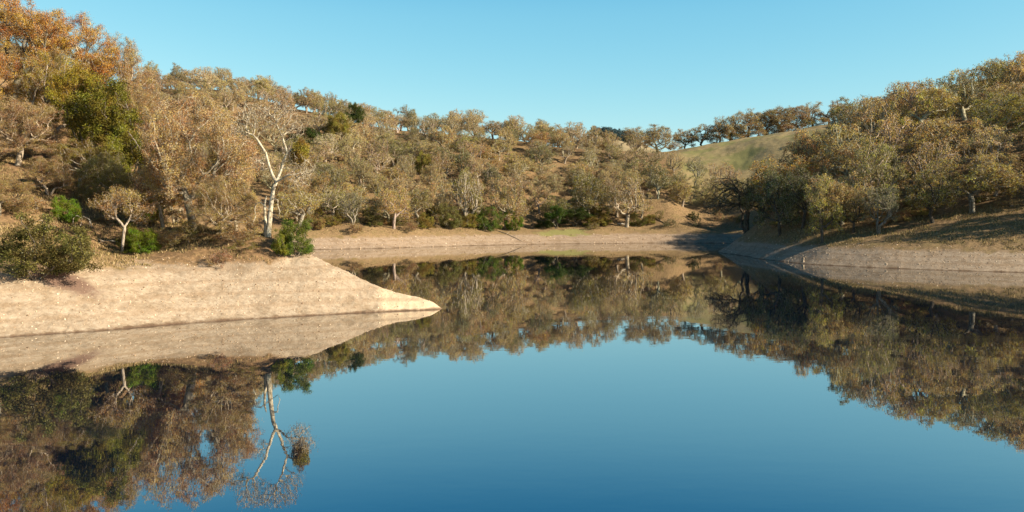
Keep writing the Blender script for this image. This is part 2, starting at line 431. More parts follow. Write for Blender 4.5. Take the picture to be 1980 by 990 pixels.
def tubes(pos, par, rad, flare=1.5):
    n = len(par); ch = [[] for _ in range(n)]
    for i, p in enumerate(par):
        if p >= 0: ch[p].append(i)
    roots = [i for i, p in enumerate(par) if p < 0]
    starts = [(None, r) for r in roots]; V, Q, T, cnt = [], [], [], 0
    while starts:
        p0, s = starts.pop(); chain = [s]
        while ch[chain[-1]]:
            c = sorted(ch[chain[-1]], key=lambda k: -rad[k]); chain.append(c[0])
            for k in c[1:]: starts.append((chain[-2], k))
        pts = [pos[k] for k in chain]; rr = [rad[k] for k in chain]
        if p0 is not None: pts = [pos[p0]] + pts; rr = [min(rad[p0], rr[0] * 1.1)] + rr
        if len(pts) < 2: continue
        if p0 is None: rr[0] *= flare; rr[min(1, len(rr) - 1)] *= 1.08
        pts = np.array(pts); rr = np.array(rr); rr[-1] *= 0.5
        k = 8 if rr.max() > 0.16 else (5 if rr.max() > 0.06 else 3)
        tg = np.gradient(pts, axis=0); tg /= np.linalg.norm(tg, axis=1, keepdims=True) + 1e-9
        ref = np.array([0.31, 0.89, 0.33]) if abs(tg[0][1]) < 0.9 else np.array([0.9, 0.1, 0.3])
        a = np.cross(tg, ref); a /= np.linalg.norm(a, axis=1, keepdims=True) + 1e-9; b = np.cross(tg, a)
        ang = np.arange(k) * 2 * math.pi / k
        ring = pts[:, None] + rr[:, None, None] * (np.cos(ang)[None, :, None] * a[:, None] + np.sin(ang)[None, :, None] * b[:, None])
        m = len(pts); V.append(ring.reshape(-1, 3))
        i = (np.arange(m - 1)[:, None] * k + np.arange(k)[None]).ravel(); j = (np.arange(m - 1)[:, None] * k + (np.arange(k)[None] + 1) % k).ravel()
        Q.append(cnt + np.stack([i, j, j + k, i + k], 1)); cnt += m * k
    return np.concatenate(V), np.concatenate(Q)


def leaf_quads(rng, C, size, droop=0.3, aspect=0.6):
    n = len(C); d = rng.normal(0, 1, (n, 3)); d[:, 2] -= droop; d /= np.linalg.norm(d, axis=1, keepdims=True)
    q = rng.normal(0, 1, (n, 3)); s = np.cross(d, q); s /= np.linalg.norm(s, axis=1, keepdims=True) + 1e-9
    L = size * rng.uniform(0.6, 1.35, (n, 1)); W = L * aspect
    # a kite: narrow at stalk and tip
    V = np.stack([C - d * L * 0.5, C + s * W * 0.5 + d * L * 0.05, C + d * L * 0.5, C - s * W * 0.5 + d * L * 0.05], 1).reshape(-1, 3)
    i = np.arange(n) * 4
    return V, np.stack([i, i + 1, i + 2, i + 3], 1)


def crown_points(rng, H, W, base, n, nclump, squash=0.8, lean=0.0, low=False):
    """clump centres over a broad uneven dome, then points in each clump"""
    pts = []
    for k in range(nclump):
        az = rng.uniform(0, 2 * math.pi); el = math.asin(rng.uniform(-0.9 if low else -0.55, 1.0)); rr = rng.uniform(0.5, 1.12)
        cz = base + (H - base) * (0.30 if low else 0.44)
        c = np.array([math.cos(az) * math.cos(el) * rr * W * 0.42 + lean * W * 0.2, math.sin(az) * math.cos(el) * rr * W * 0.42, cz + math.sin(el) * rr * (H - base) * ((0.66 if low else 0.53) if el > 0 else (0.5 if low else 0.62))])
        s = (0.07 + 0.115 * rng.rand() ** 1.4) * W
        m = int(n / nclump)
        q = rng.normal(0, 1, (m, 3)); q /= np.linalg.norm(q, axis=1, keepdims=True); q *= rng.rand(m, 1) ** (1 / 3)
        pts.append(c + q * np.array([s, s, s * squash]))
    return np.concatenate(pts)


def make_tree(name, seed, H, W, base, natt, nclump, step, tip, leaf, nleaf, sigma, mat, bark_col, leaf_col, stems=1, lean=0.0, spread_stem=0.25, aspect=0.6, droop=0.3, cover=1.0):
    rng = np.random.RandomState(seed)
    A = crown_points(rng, H, W, base, natt, nclump, lean=lean, low=H < 6)
    A = A[A[:, 2] > base * 0.75]
    pos, par = [], []
    for s in range(stems):
        az = rng.uniform(0, 6.28); off = 0 if stems == 1 else rng.uniform(0.05, 0.25)
        p = np.array([math.cos(az) * off, math.sin(az) * off, -0.35]); v = np.array([math.cos(az) * spread_stem * (0.3 if stems == 1 else 1.2) + lean * 0.35, math.sin(az) * spread_stem * (0.3 if stems == 1 else 1.2), 1.0])
        pos.append(p); par.append(-1); nseg = max(2, int(max(base * 0.8, (0.34 if stems == 1 else 0.22) * H) / step)) if H > 6 else 2
        for k in range(nseg):
            v = v + rng.normal(0, 0.07, 3) * np.array([1, 1, 0.3]); p = p + v / np.linalg.norm(v) * step
            pos.append(p); par.append(len(pos) - 2)
    pos, par = grow(rng, A, pos, par, step, step * 7, step * 1.25)
    rad, kids = radii(par, tip)
    V, Q = tubes(pos, par, rad)
    tm = mesh_np(name + '_trunk', V, [Q], M_BARK, True)
    tw = np.where((rad < tip * 2.6) & (pos[:, 2] > (base * 0.6 if H > 6 else 0.05)))[0]
    tw = tw[rng.rand(len(tw)) < cover]
    pick = tw[rng.randint(0, len(tw), nleaf)]
    C = pos[pick] + rng.normal(0, 1, (nleaf, 3)) * np.array([sigma, sigma, sigma * 0.75])
    LV, LQ = leaf_quads(rng, C, leaf, droop, aspect)
    cm = mesh_np(name + '_crown', LV, [LQ], mat)
    rt = bpy.data.objects.new(name, None); t = bpy.data.objects.new('trunk', tm); c = bpy.data.objects.new('crown', cm)
    return dict(name=name, H=H, W=W, tm=tm, cm=cm, root=rt, t=t, c=c, used=False)


PALE = (0.36, 0.31, 0.23); GREYB = (0.19, 0.165, 0.13); DARKB = (0.10, 0.082, 0.066)
LIB = {}


def lib(key, *a, **k): LIB.setdefault(key, []).append(make_tree(*a, **k))


for s in range(8):     # broad lichen-hung oaks for the hillsides
    lib('oak', 'oak_tree', 11 + s, 13, 14, 1.5 + 0.3 * (s % 3), 1700, 34 + 6 * (s % 4), 0.52, 0.046, 0.26, 12500, 0.36, M_LEAF, PALE, None, stems=1 + (s % 3 == 2), cover=0.5)
for s in range(3):     # thinner, barer oaks
    lib('bare', 'lichen_oak', 41 + s, 12.5, 13, 2.2, 1600, 30, 0.45, 0.048, 0.22, 7000, 0.34, M_LEAF, PALE, None, stems=1 + (s == 1), cover=0.4)
for s in range(6):     # near oaks with fine foliage
    lib('near', 'oak_tree', 61 + s, 14, 13, 1.2, 3000, 48 + 7 * s, 0.36, 0.026, 0.115, 95000, 0.25, M_LEAF_NEAR, PALE, None, stems=1 + (s % 2), cover=0.55)
lib('slim', 'oak_tree', 57, 6.8, 7.5, 3.1, 1300, 26, 0.26, 0.018, 0.11, 12000, 0.2, M_LEAF_NEAR, PALE, None, cover=0.5)
lib('leaning', 'lichen_oak', 55, 12, 13, 2.0, 1800, 34, 0.45, 0.046, 0.20, 9000, 0.32, M_LEAF, PALE, None, stems=3, lean=-1.3, spread_stem=0.35, cover=0.5)
for s in range(2):     # dense evergreen oaks
    lib('green', 'evergreen_oak', 81 + s, 11, 11, 1.6, 1300, 36, 0.5, 0.03, 0.17, 42000, 0.34, M_GREEN, GREYB, None, stems=2, cover=0.45)
for s in range(3):     # shrubs
    lib('shrub', 'shrub', 91 + s, 4, 5.4, 0.25, 900, 34, 0.24, 0.014, 0.10, 22000, 0.16, M_GREEN, GREYB, None, stems=5, spread_stem=0.8, cover=0.7)
for s in range(2):     # brown shrubs
    lib('scrub', 'shrub', 101 + s, 3.5, 4.5, 0.25, 700, 26, 0.24, 0.015, 0.12, 5500, 0.17, M_LEAF_NEAR, PALE, None, stems=5, spread_stem=0.9)

UID = {}


def put(key, p, H, W, rot, leaf_col, bark_col, label, cat, group, which=None, lean=None):
    P = LIB[key][which if which is not None else UID.setdefault(key, 0) % len(LIB[key])]
    UID[key] = UID.get(key, 0) + 1
    if not P['used']: r, t, c = P['root'], P['t'], P['c']; P['used'] = True
    else: r, t, c = P['root'].copy(), P['t'].copy(), P['c'].copy()
    for o in (r, t, c): link(o)
    t.parent = r; c.parent = r
    r.location = (p[0], p[1], p[2] - 0.1); r.rotation_euler = (lean[0] if lean else 0, lean[1] if lean else 0, rot)
    k = 1 + 0.14 * math.sin(UID[key] * 2.4); r.scale = (W / P['W'] * k, W / P['W'] / k, H / P['H'])
    t.color = (*bark_col, 1); c.color = (*[min(0.6, q * k) for q, k in zip(leaf_col, (1.95, 1.74, 1.15))], 1)
    r.empty_display_size = 0.5
    tag(r, label, cat, group)
    return r


def jit(rng, c, a=0.12):
    k = 1 + rng.uniform(-a, a)
    return tuple(max(0.005, x * k * (1 + rng.uniform(-a * 0.4, a * 0.4))) for x in c)


rnd = random.Random(3)
C_RUST = (0.205, 0.115, 0.042); C_ORANGE = (0.225, 0.122, 0.036); C_PINK = (0.188, 0.126, 0.084); C_BROWN = (0.158, 0.113, 0.062); C_GOLD = (0.15, 0.115, 0.03)
C_OLIVE = (0.115, 0.10, 0.034); C_GREEN = (0.072, 0.070, 0.018); C_BRIGHT = (0.06, 0.092, 0.013); C_DARKG = (0.024, 0.037, 0.013); C_SAGE = (0.060, 0.060, 0.028)
C_GREYBR = (0.20, 0.15, 0.088); C_TAN = (0.22, 0.16, 0.08); C_GREY = (0.23, 0.19, 0.125)

HERO_XY = []


def hero(key, u, D, vtop, wpx, col, bark, label, cat, group=None, which=None, lean=None, minH=0.6, rot=None):
    p = at(u, D); ztop = CAMZ + (HY - vtop) * D / F
    H = max(minH, ztop - p.z); W = wpx * D / F
    HERO_XY.append((p.x, p.y, W * 0.5))
    return put(key, p, H, W, rnd.uniform(0, 6.28) if rot is None else rot, jit(rnd, col, 0.06), jit(rnd, bark, 0.1), label, cat, group, which, lean)


# ---- trees of the near left bank
LG = 'oaks on the near left hillside'
hero('near', 25, 138, -22, 210, C_RUST, GREYB, 'tall rust orange oak filling the top left corner above the hillside', 'tree', LG, 0)
hero('near', 128, 146, 24, 180, C_ORANGE, PALE, 'orange leaved oak on the left skyline, next to the corner oak', 'tree', LG, 1)
hero('near', 222, 150, 74, 140, C_BROWN, PALE, 'brown oak with open twiggy top ending the left skyline against blue sky', 'tree', LG, 2)
hero('near', 105, 128, 96, 150, C_GOLD, PALE, 'golden olive oak below the two orange skyline oaks', 'tree', LG, 3)
hero('green', 200, 119, 152, 195, C_GREEN, GREYB, 'big dense dark green evergreen oak amid rusty oaks of left hillside', 'tree', 'evergreen oaks', 0)
hero('green', 262, 115, 232, 140, C_GREEN, GREYB, 'dark olive evergreen oak at the lower right of the big evergreen oak', 'tree', 'evergreen oaks', 1)
hero('green', 160, 125, 128, 130, (0.105, 0.085, 0.02), GREYB, 'olive gold evergreen oak at the upper left of the big evergreen oak', 'tree', 'evergreen oaks', 1)
hero('near', 205, 108, 292, 120, C_OLIVE, PALE, 'olive oak directly below the big evergreen oak', 'tree', LG, 5)
hero('near', 95, 104, 300, 110, C_BROWN, PALE, 'brown oak with pale limbs above the bright green slope bush', 'tree', LG, 3)
hero('near', 318, 104, 268, 110, C_RUST, PALE, 'rusty oak filling the gap at the left foot of the broad pinkish oak', 'tree', LG, 5)
hero('near', 35, 112, 188, 175, C_PINK, PALE, 'pinkish brown oak at the left edge above the round olive bush', 'tree', LG, 4)
hero('near', -60, 122, 60, 170, C_RUST, GREYB, 'rust oak half cut by the left edge beneath the corner oak', 'tree', LG, 1)
hero('near', 283, 130, 172, 120, C_BROWN, PALE, 'tan brown oak right of the dark green evergreen oak, upper hillside', 'tree', LG, 0)
hero('near', 372, 103, 186, 215, C_PINK, PALE, 'broad pinkish brown oak with pale twigs, largest crown left of the bare white tree', 'tree', LG, 2)
hero('near', 428, 97, 342, 150, C_BROWN, PALE, 'low spreading brown oak with white trunk standing above the gravel spit', 'tree', LG, 3)
hero('near', 456, 107, 262, 105, C_GREYBR, PALE, 'greyish brown oak tucked behind the bare white trunked tree', 'tree', LG, 4)
hero('slim', 236, 95.5, 358, 132, C_BROWN, (0.36, 0.32, 0.25), 'small flat topped oak with slim white trunk above the green bush', 'tree', LG)
hero('near', 0, 93, 335, 130, C_BROWN, GREYB, 'brown oak at the left edge just behind the round olive bush', 'tree', LG, 0)
hero('near', 150, 111, 270, 110, C_GOLD, PALE, 'golden brown oak under the dark green evergreen oak', 'tree', LG, 1)
hero('near', 312, 112, 300, 90, C_OLIVE, PALE, 'olive brown young oak under the broad pinkish oak', 'tree', LG, 2)
hero('near', 338, 122, 222, 110, C_RUST, PALE, 'rusty oak peeping out left of the broad pinkish oak', 'tree', LG, 3)
hero('near', 60, 163, 18, 150, C_BROWN, GREYB, 'brown oak on the hilltop seen between the two orange oaks', 'tree', LG, 4)
hero('near', 250, 140, 150, 110, C_BROWN, PALE, 'light brown oak on the slope just beneath the left skyline end', 'tree', LG, 0)
hero('near', 70, 132, 160, 130, C_RUST, PALE, 'rusty oak between the golden oak and the pinkish edge oak', 'tree', LG, 2)
BG = 'bushes on the near left bank'
hero('shrub', 72, 79.8, 408, 205, C_SAGE, DARKB, 'large round olive green bush at the beach top, left edge', 'bush', BG, 0)
hero('shrub', 140, 82.5, 440, 80, C_SAGE, DARKB, 'smaller olive bush hugging the right side of the large round bush', 'bush', BG, 1)
hero('shrub', 125, 98, 376, 66, C_BRIGHT, DARKB, 'bright green bush on the slope above the large round bush', 'bush', BG, 1)
hero('shrub', 276, 94.5, 436, 70, C_BRIGHT, DARKB, 'bright green low bush at the foot of the slim white oak', 'bush', BG, 2)
hero('shrub', 250, 97, 425, 55, C_GREEN, DARKB, 'darker green bush right behind the slim white oak trunk', 'bush', BG, 0)
hero('shrub', 288, 106, 345, 62, C_BRIGHT, DARKB, 'upright bright green bush between white oak and broad pinkish oak', 'bush', BG, 1)
hero('shrub', 572, 95.6, 416, 74, (0.045, 0.066, 0.016), GREYB, 'tall green bush at the right of the bare white tree by the water', 'bush', BG, 2)
hero('shrub', 545, 94.8, 440, 50, (0.085, 0.105, 0.018), GREYB, 'yellow green bush at the foot of the bare white tree', 'bush', BG, 0)
hero('scrub', 345, 97, 445, 85, C_GREYBR, GREYB, 'brown scrubby bush under the broad pinkish oak', 'bush', BG, 0)
hero('scrub', 395, 97, 448, 85, C_BROWN, GREYB, 'reddish brown scrub left of the low spreading oak', 'bush', BG, 1)
hero('scrub', 460, 96, 438, 80, C_BROWN, GREYB, 'brown scrub right of the low spreading oak', 'bush', BG, 0)
hero('scrub', 497, 97.5, 428, 60, C_BROWN, GREYB, 'brown scrub at the left of the bare white tree', 'bush', BG, 1)
hero('scrub', 428, 91.8, 482, 52, (0.16, 0.10, 0.075), GREYB, 'dead grey purple twiggy bush lowest on the beach edge', 'bush', BG, 0)
hero('scrub', 332, 106, 402, 80, C_BROWN, GREYB, 'brown brush filling the gap between the two trunks of the broad pinkish oak', 'bush', BG, 1)
hero('scrub', 372, 99.5, 428, 70, C_OLIVE, GREYB, 'olive scrub at the foot of the broad pinkish oak', 'bush', BG, 0)
hero('scrub', 420, 101, 415, 70, C_BROWN, GREYB, 'brown brush behind the low spreading oak', 'bush', BG, 1)
hero('scrub', 312, 98.5, 440, 60, C_TAN, GREYB, 'tan brush right of the bright green low bush', 'bush', BG, 0)
hero('scrub', 468, 94.5, 462, 60, C_OLIVE, GREYB, 'low olive brush on the grassy top of the spit', 'bush', BG, 1)
hero('scrub', 200, 103, 418, 60, C_TAN, GREYB, 'tan dry brush on the slope behind the arched bare sapling', 'bush', BG, 1)
hero('scrub', 60, 97, 380, 90, C_BROWN, GREYB, 'brown brush between the round olive bush and pinkish edge oak', 'bush', BG, 0)


# ---- the bare white tree: skeleton laid out in metres, twigs grown on it
def white_tree():
    rng = np.random.RandomState(77); s = 97 / F
    base = at(518, 97)
    q = lambda u, v, y=0.0: np.array([(u - 518) * s, y, (462 - v) * s])
    chains = [
        (None, [q(517, 466), q(520, 440), q(523, 415), q(526, 392), q(530, 368), q(533, 358)], 0.31, 0.22),
        (5, [q(528, 345, -.2), q(524, 330, -.4), q(521, 316, -.5), q(517, 303, -.5), q(509, 289, -.6), q(501, 277, -.8), q(494, 268, -.9), q(489, 266, -.9)], 0.17, 0.07),
        (5, [q(538, 346, .3), q(543, 330, .5), q(546, 314, .6), q(552, 300, .8), q(560, 294, 1.0), q(566, 292, 1.0)], 0.15, 0.08),
        (17, [q(547, 280, .5), q(542, 268, .4), q(538, 256, .2), q(534, 246, .1)], 0.10, 0.045),
        (5, [q(542, 356, -.5), q(551, 352, -.9), q(560, 347, -1.2), q(572, 345, -1.5), q(580, 350, -1.6)], 0.12, 0.05),
        (3, [q(535, 390, -.5), q(541, 393, -.8), q(541, 405, -.9), q(545, 417, -1.0), q(543, 428, -1.0)], 0.06, 0.03),
        (None, [q(513, 466, .5), q(511, 440, .6), q(509, 420, .7), q(507, 400, .8), q(512, 385, .9)], 0.20, 0.11),
        (33, [q(502, 398, .2), q(496, 400, -.1), q(494, 412, -.3), q(497, 424, -.4), q(492, 436, -.5), q(490, 442, -.5)], 0.07, 0.03),
        (7, [q(512, 336, -.9), q(516, 322, -1.1)], 0.06, 0.03),
    ]
    pos, par, fix = [], [], []
    for p0, pts, r0, r1 in chains:
        for k, p in enumerate(pts):
            prev = (p0 if k == 0 else len(pos) - 1)
            pos.append(p + rng.normal(0, 0.04, 3)); par.append(-1 if prev is None else prev)
            fix.append(0.93 * (r0 + (r1 - r0) * k / max(1, len(pts) - 1)))
    A = []
    for u, v, ru, rv, y, n in [(500, 240, 34, 26, -.6, 260), (470, 255, 28, 24, -.4, 170), (538, 225, 30, 24, .2, 240), (563, 250, 26, 26, .6, 170), (575, 315, 22, 22, .9, 130), (585, 352, 26, 24, -1.4, 230),
                               (512, 222, 32, 14, 0, 170), (555, 220, 24, 12, .3, 110), (508, 318, 16, 16, -.8, 70), (600, 330, 14, 18, -.6, 80), (480, 215, 30, 16, .5, 120)]:
        d = rng.normal(0, 1, (n * 2, 3)); d /= np.linalg.norm(d, axis=1, keepdims=True); d *= rng.rand(n * 2, 1) ** (1 / 3)
        A.append(q(u, v, y) + d * np.array([ru * s, 1.7, rv * s]))
    A = np.concatenate(A); nfix = len(pos)
    pos, par = grow(rng, A, pos, par, 0.30, 2.6, 0.36, up=0.02, jit=0.42)
    rad, kids = radii(par, 0.021, 2.7)
    rad[:nfix] = np.maximum(np.array(fix), np.minimum(rad[:nfix], np.array(fix) * 1.25))
    V, Q = tubes(pos, par, rad, 1.35)
    tm = mesh_np('bare_tree_trunk', V, [Q], M_BARK, True)
    tw = np.where((rad < 0.05) & (np.arange(len(rad)) >= nfix))[0]; n = 5500
    C = pos[tw[rng.randint(0, len(tw), n)]] + rng.normal(0, 0.22, (n, 3))
    LV, LQ = leaf_quads(rng, C, 0.11)
    cm = mesh_np('bare_tree_crown', LV, [LQ], M_LEAF_NEAR)
    # mistletoe: a dense ball of fine sprigs on the right limb
    n = 9000; d = rng.normal(0, 1, (n, 3)); d /= np.linalg.norm(d, axis=1, keepdims=True); rr = rng.rand(n, 1) ** 0.45
    lump = 1 + 0.22 * np.sin(d[:, :1] * 5 + 1) * np.cos(d[:, 2:] * 6)
    C = q(577, 303, 1.0) + d * rr * lump * np.array([1.0, 1.0, 1.65])
    MV, MQ = leaf_quads(rng, C, 0.12)
    mm = mesh_np('mistletoe', MV, [MQ], M_GREEN)
    r = link(bpy.data.objects.new('bare_tree', None)); r.location = (base.x, base.y, base.z)
    t = link(bpy.data.objects.new('trunk', tm), r); t.color = (0.50, 0.45, 0.34, 1)
    c = link(bpy.data.objects.new('crown', cm), r); c.color = (0.30, 0.21, 0.13, 1)
    mi = link(bpy.data.objects.new('mistletoe_ball', mm), r); mi.color = (0.22, 0.155, 0.03, 1)
    mi['label'] = 'golden olive ball of mistletoe on right limb'
    tag(r, 'tall nearly bare tree with bright white forked trunk beside the water', 'tree')


white_tree()


def bare_sapling(u, D, paths, name, label, cat, col, r0=0.05):
    """a few pale bare stems; paths in photo pixels relative to the foot, turned into metres at this distance"""
    rng = np.random.RandomState(int(u)); s = D / F; b = at(u, D); pos, par, fix = [], [], []
    for start, pts in paths:
        for k, (x, y_) in enumerate(pts):
            prev = -1 if (start is None and k == 0) else (start if k == 0 else len(pos) - 1)
            pos.append(np.array([x * s, rng.normal(0, 0.25), y_ * s])); par.append(prev); fix.append(r0 * (1 - 0.5 * k / len(pts)))
    V, Q = tubes(np.array(pos), par, np.array(fix), 1.2)
    o = link(bpy.data.objects.new(name, mesh_np(name, V, [Q], M_BARK, True))); o.location = b; o.color = (*col, 1)
    return tag(o, label, cat)


bare_sapling(148, 96, [(None, [(0, -4), (2, 8), (5, 20), (8, 30)]), (3, [(0, 36), (-6, 30), (-8, 18), (-4, 10)]), (3, [(16, 34), (24, 28), (30, 18), (33, 12)]), (9, [(26, 22), (27, 14)])],
             'bare_sapling', 'arched bare white sapling on the slope above the round olive bush', 'sapling', (0.66, 0.6, 0.5))
bare_sapling(92, 93, [(None, [(-34, 0), (-28, 14), (-20, 20), (-8, 22), (2, 16), (8, 6)])], 'fallen_branch', 'thin white curved fallen branch above the round olive bush', 'branch', (0.6, 0.54, 0.44))
bare_sapling(212, 96.5, [(None, [(24, 6), (14, 12), (2, 14), (-10, 13), (-22, 17)]), (3, [(-16, 10), (-24, 8)])], 'fallen_branch', 'white crooked branch lying beside the slim white oak trunk', 'branch', (0.62, 0.56, 0.46))
bare_sapling(113, 108, [(None, [(0, -2), (3, 14), (10, 24), (14, 38)]), (1, [(-4, 26), (-2, 40)]), (2, [(22, 30), (30, 28)])], 'bare_sapling', 'forked white bare sapling under the golden brown oak', 'sapling', (0.6, 0.54, 0.44))


# ------------------------------------------------------------------ far and right hillsides
def ordinal(n):
    ones = ['', 'first', 'second', 'third', 'fourth', 'fifth', 'sixth', 'seventh', 'eighth', 'ninth', 'tenth', 'eleventh', 'twelfth', 'thirteenth', 'fourteenth', 'fifteenth', 'sixteenth', 'seventeenth', 'eighteenth', 'nineteenth']
    tens = {2: ('twenty', 'twentieth'), 3: ('thirty', 'thirtieth'), 4: ('forty', 'fortieth'), 5: ('fifty', 'fiftieth'), 6: ('sixty', 'sixtieth'), 7: ('seventy', 'seventieth'), 8: ('eighty', 'eightieth'), 9: ('ninety', 'ninetieth')}
    if n < 20: return ones[n]
    t, o = divmod(n, 10)
    return tens[t][1] if o == 0 else tens[t][0] + '-' + ones[o]


# evergreen trees and bushes seen among the far oaks
FG = 'green bushes above the far beach'
for key, u, D, vt, w, col, lab in [
    ('green', 606, 392, 246, 62, C_DARKG, 'dark green evergreen oak high on far hillside, right of the bare white tree'),
    ('green', 572, 385, 258, 44, C_DARKG, 'smaller dark evergreen oak touching the dark green one above the mistletoe'),
    ('green', 654, 408, 216, 60, C_OLIVE, 'olive green oak upslope of the dark green evergreen oak'),
    ('green', 686, 432, 198, 44, C_DARKG, 'dark evergreen oak highest on far hillside near the skyline'),
    ('green', 820, 372, 290, 40, C_OLIVE, 'olive evergreen tree alone in the middle of the far hillside'),
    ('shrub', 722, 291, 412, 46, C_SAGE, 'grey olive bush on the far beach edge, leftmost of the large ones'),
    ('shrub', 640, 283, 418, 48, C_OLIVE, 'olive bush on the far beach edge behind the gravel spit'),
    ('shrub', 868, 312, 392, 62, C_SAGE, 'wide sage green bush on the far beach edge'),
    ('shrub', 905, 319, 410, 44, C_OLIVE, 'low olive bush right of the wide sage bush'),
    ('shrub', 945, 323, 398, 62, (0.05, 0.075, 0.02), 'green bush left of the bright green one, far beach edge'),
    ('shrub', 994, 331, 402, 44, C_BRIGHT, 'bright green bush on the far beach edge under pale forked oak'),
    ('green', 1076, 341, 396, 50, (0.03, 0.055, 0.014), 'dark green upright bush at the mouth of the gully'),
    ('green', 1112, 346, 400, 66, C_DARKG, 'dark green shaded bush right of the gully mouth'),
    ('shrub', 1052, 342, 424, 40, C_DARKG, 'low dark bush left of the gully mouth'),
    ('shrub', 1160, 349, 408, 62, C_OLIVE, 'olive brown bush behind the bright grass patch'),
    ('shrub', 1232, 353, 408, 40, C_SAGE, 'sage bush behind the pale forked trunk on far beach edge'),
    ('shrub', 1256, 356, 412, 26, C_OLIVE, 'small round bush right of the sage bush on the far bank'),
    ('shrub', 1340, 362, 408, 22, C_DARKG, 'single dark round bush on the bare slope left of the right point'),
    ('shrub', 770, 300, 420, 40, C_SAGE, 'low grey bush between the large bushes of the far beach edge'),
    ('shrub', 822, 304, 416, 44, C_OLIVE, 'olive bush left of the wide sage bush'),
]:
    hero(key, u, D, vt, w, col, GREYB, lab, 'tree' if key == 'green' else 'bush', 'evergreen oaks' if key == 'green' else FG)

# single oaks that stand out on the lower far bank and the ridge
OG = 'oaks on the far hillside'
SG = 'oaks on the meadow ridge'
for key, u, D, vt, w, col, bark, lab, g in [
    ('bare', 1212, 350, 338, 100, C_GREYBR, (0.38, 0.335, 0.255), 'grey brown oak with pale forked trunk standing at the far beach edge', OG),
    ('bare', 905, 322, 330, 74, C_OLIVE, (0.38, 0.335, 0.255), 'olive oak with tall pale stem above the wide sage bush', OG),
    ('oak', 978, 334, 338, 92, C_GREYBR, (0.38, 0.335, 0.255), 'grey oak with pale forked stem above the bright green bush', OG),
    ('oak', 1140, 352, 336, 100, C_OLIVE, PALE, 'dark olive oak overhanging the right side of the gully', OG),
    ('oak', 1232, 485, 243, 76, C_GREYBR, PALE, 'grey oak left in the skyline clump before the first gap', SG),
    ('oak', 1272, 488, 243, 80, C_BROWN, PALE, 'brown oak right in the skyline clump before the first gap', SG),
    ('oak', 1324, 500, 246, 46, C_GREYBR, GREYB, 'small lone oak in the skyline gap left of the meadow', SG),
    ('oak', 1358, 496, 243, 64, C_GREYBR, GREYB, 'round oak in the skyline gap, right of the small lone oak', SG),
    ('scrub', 1308, 485, 275, 34, C_BROWN, GREYB, 'brown low bush at the left end of the meadow ridge', SG),
    ('oak', 1412, 496, 216, 66, C_GREY, GREYB, 'airy grey oak first on the left of the meadow ridge row', SG),
    ('oak', 1392, 492, 238, 50, C_BROWN, GREYB, 'low brown oak at the left foot of the meadow ridge row', SG),
    ('oak', 1446, 497, 214, 72, C_GREYBR, GREYB, 'grey brown oak second along the meadow ridge row', SG),
    ('oak', 1478, 500, 212, 70, C_BROWN, GREYB, 'brown oak third along the meadow ridge row', SG),
    ('oak', 1510, 502, 203, 80, C_BROWN, GREYB, 'tall brown oak at the middle of the meadow ridge row', SG),
    ('oak', 1545, 506, 206, 70, C_PINK, GREYB, 'pinkish bare oak right of the tall brown ridge oak', SG),
    ('bare', 1572, 512, 198, 66, C_GREY, GREYB, 'airy grey oak near the right end of the meadow ridge row', SG),
    ('oak', 1603, 505, 192, 74, C_GREYBR, GREYB, 'grey oak where the meadow ridge row meets the right hill', SG),
    ('scrub', 1524, 494, 240, 50, C_BROWN, GREYB, 'low brown brush under the meadow ridge row', SG),
]:
    hero(key, u, D, vt, w, col, bark, lab, 'tree' if key != 'scrub' else 'bush', g)

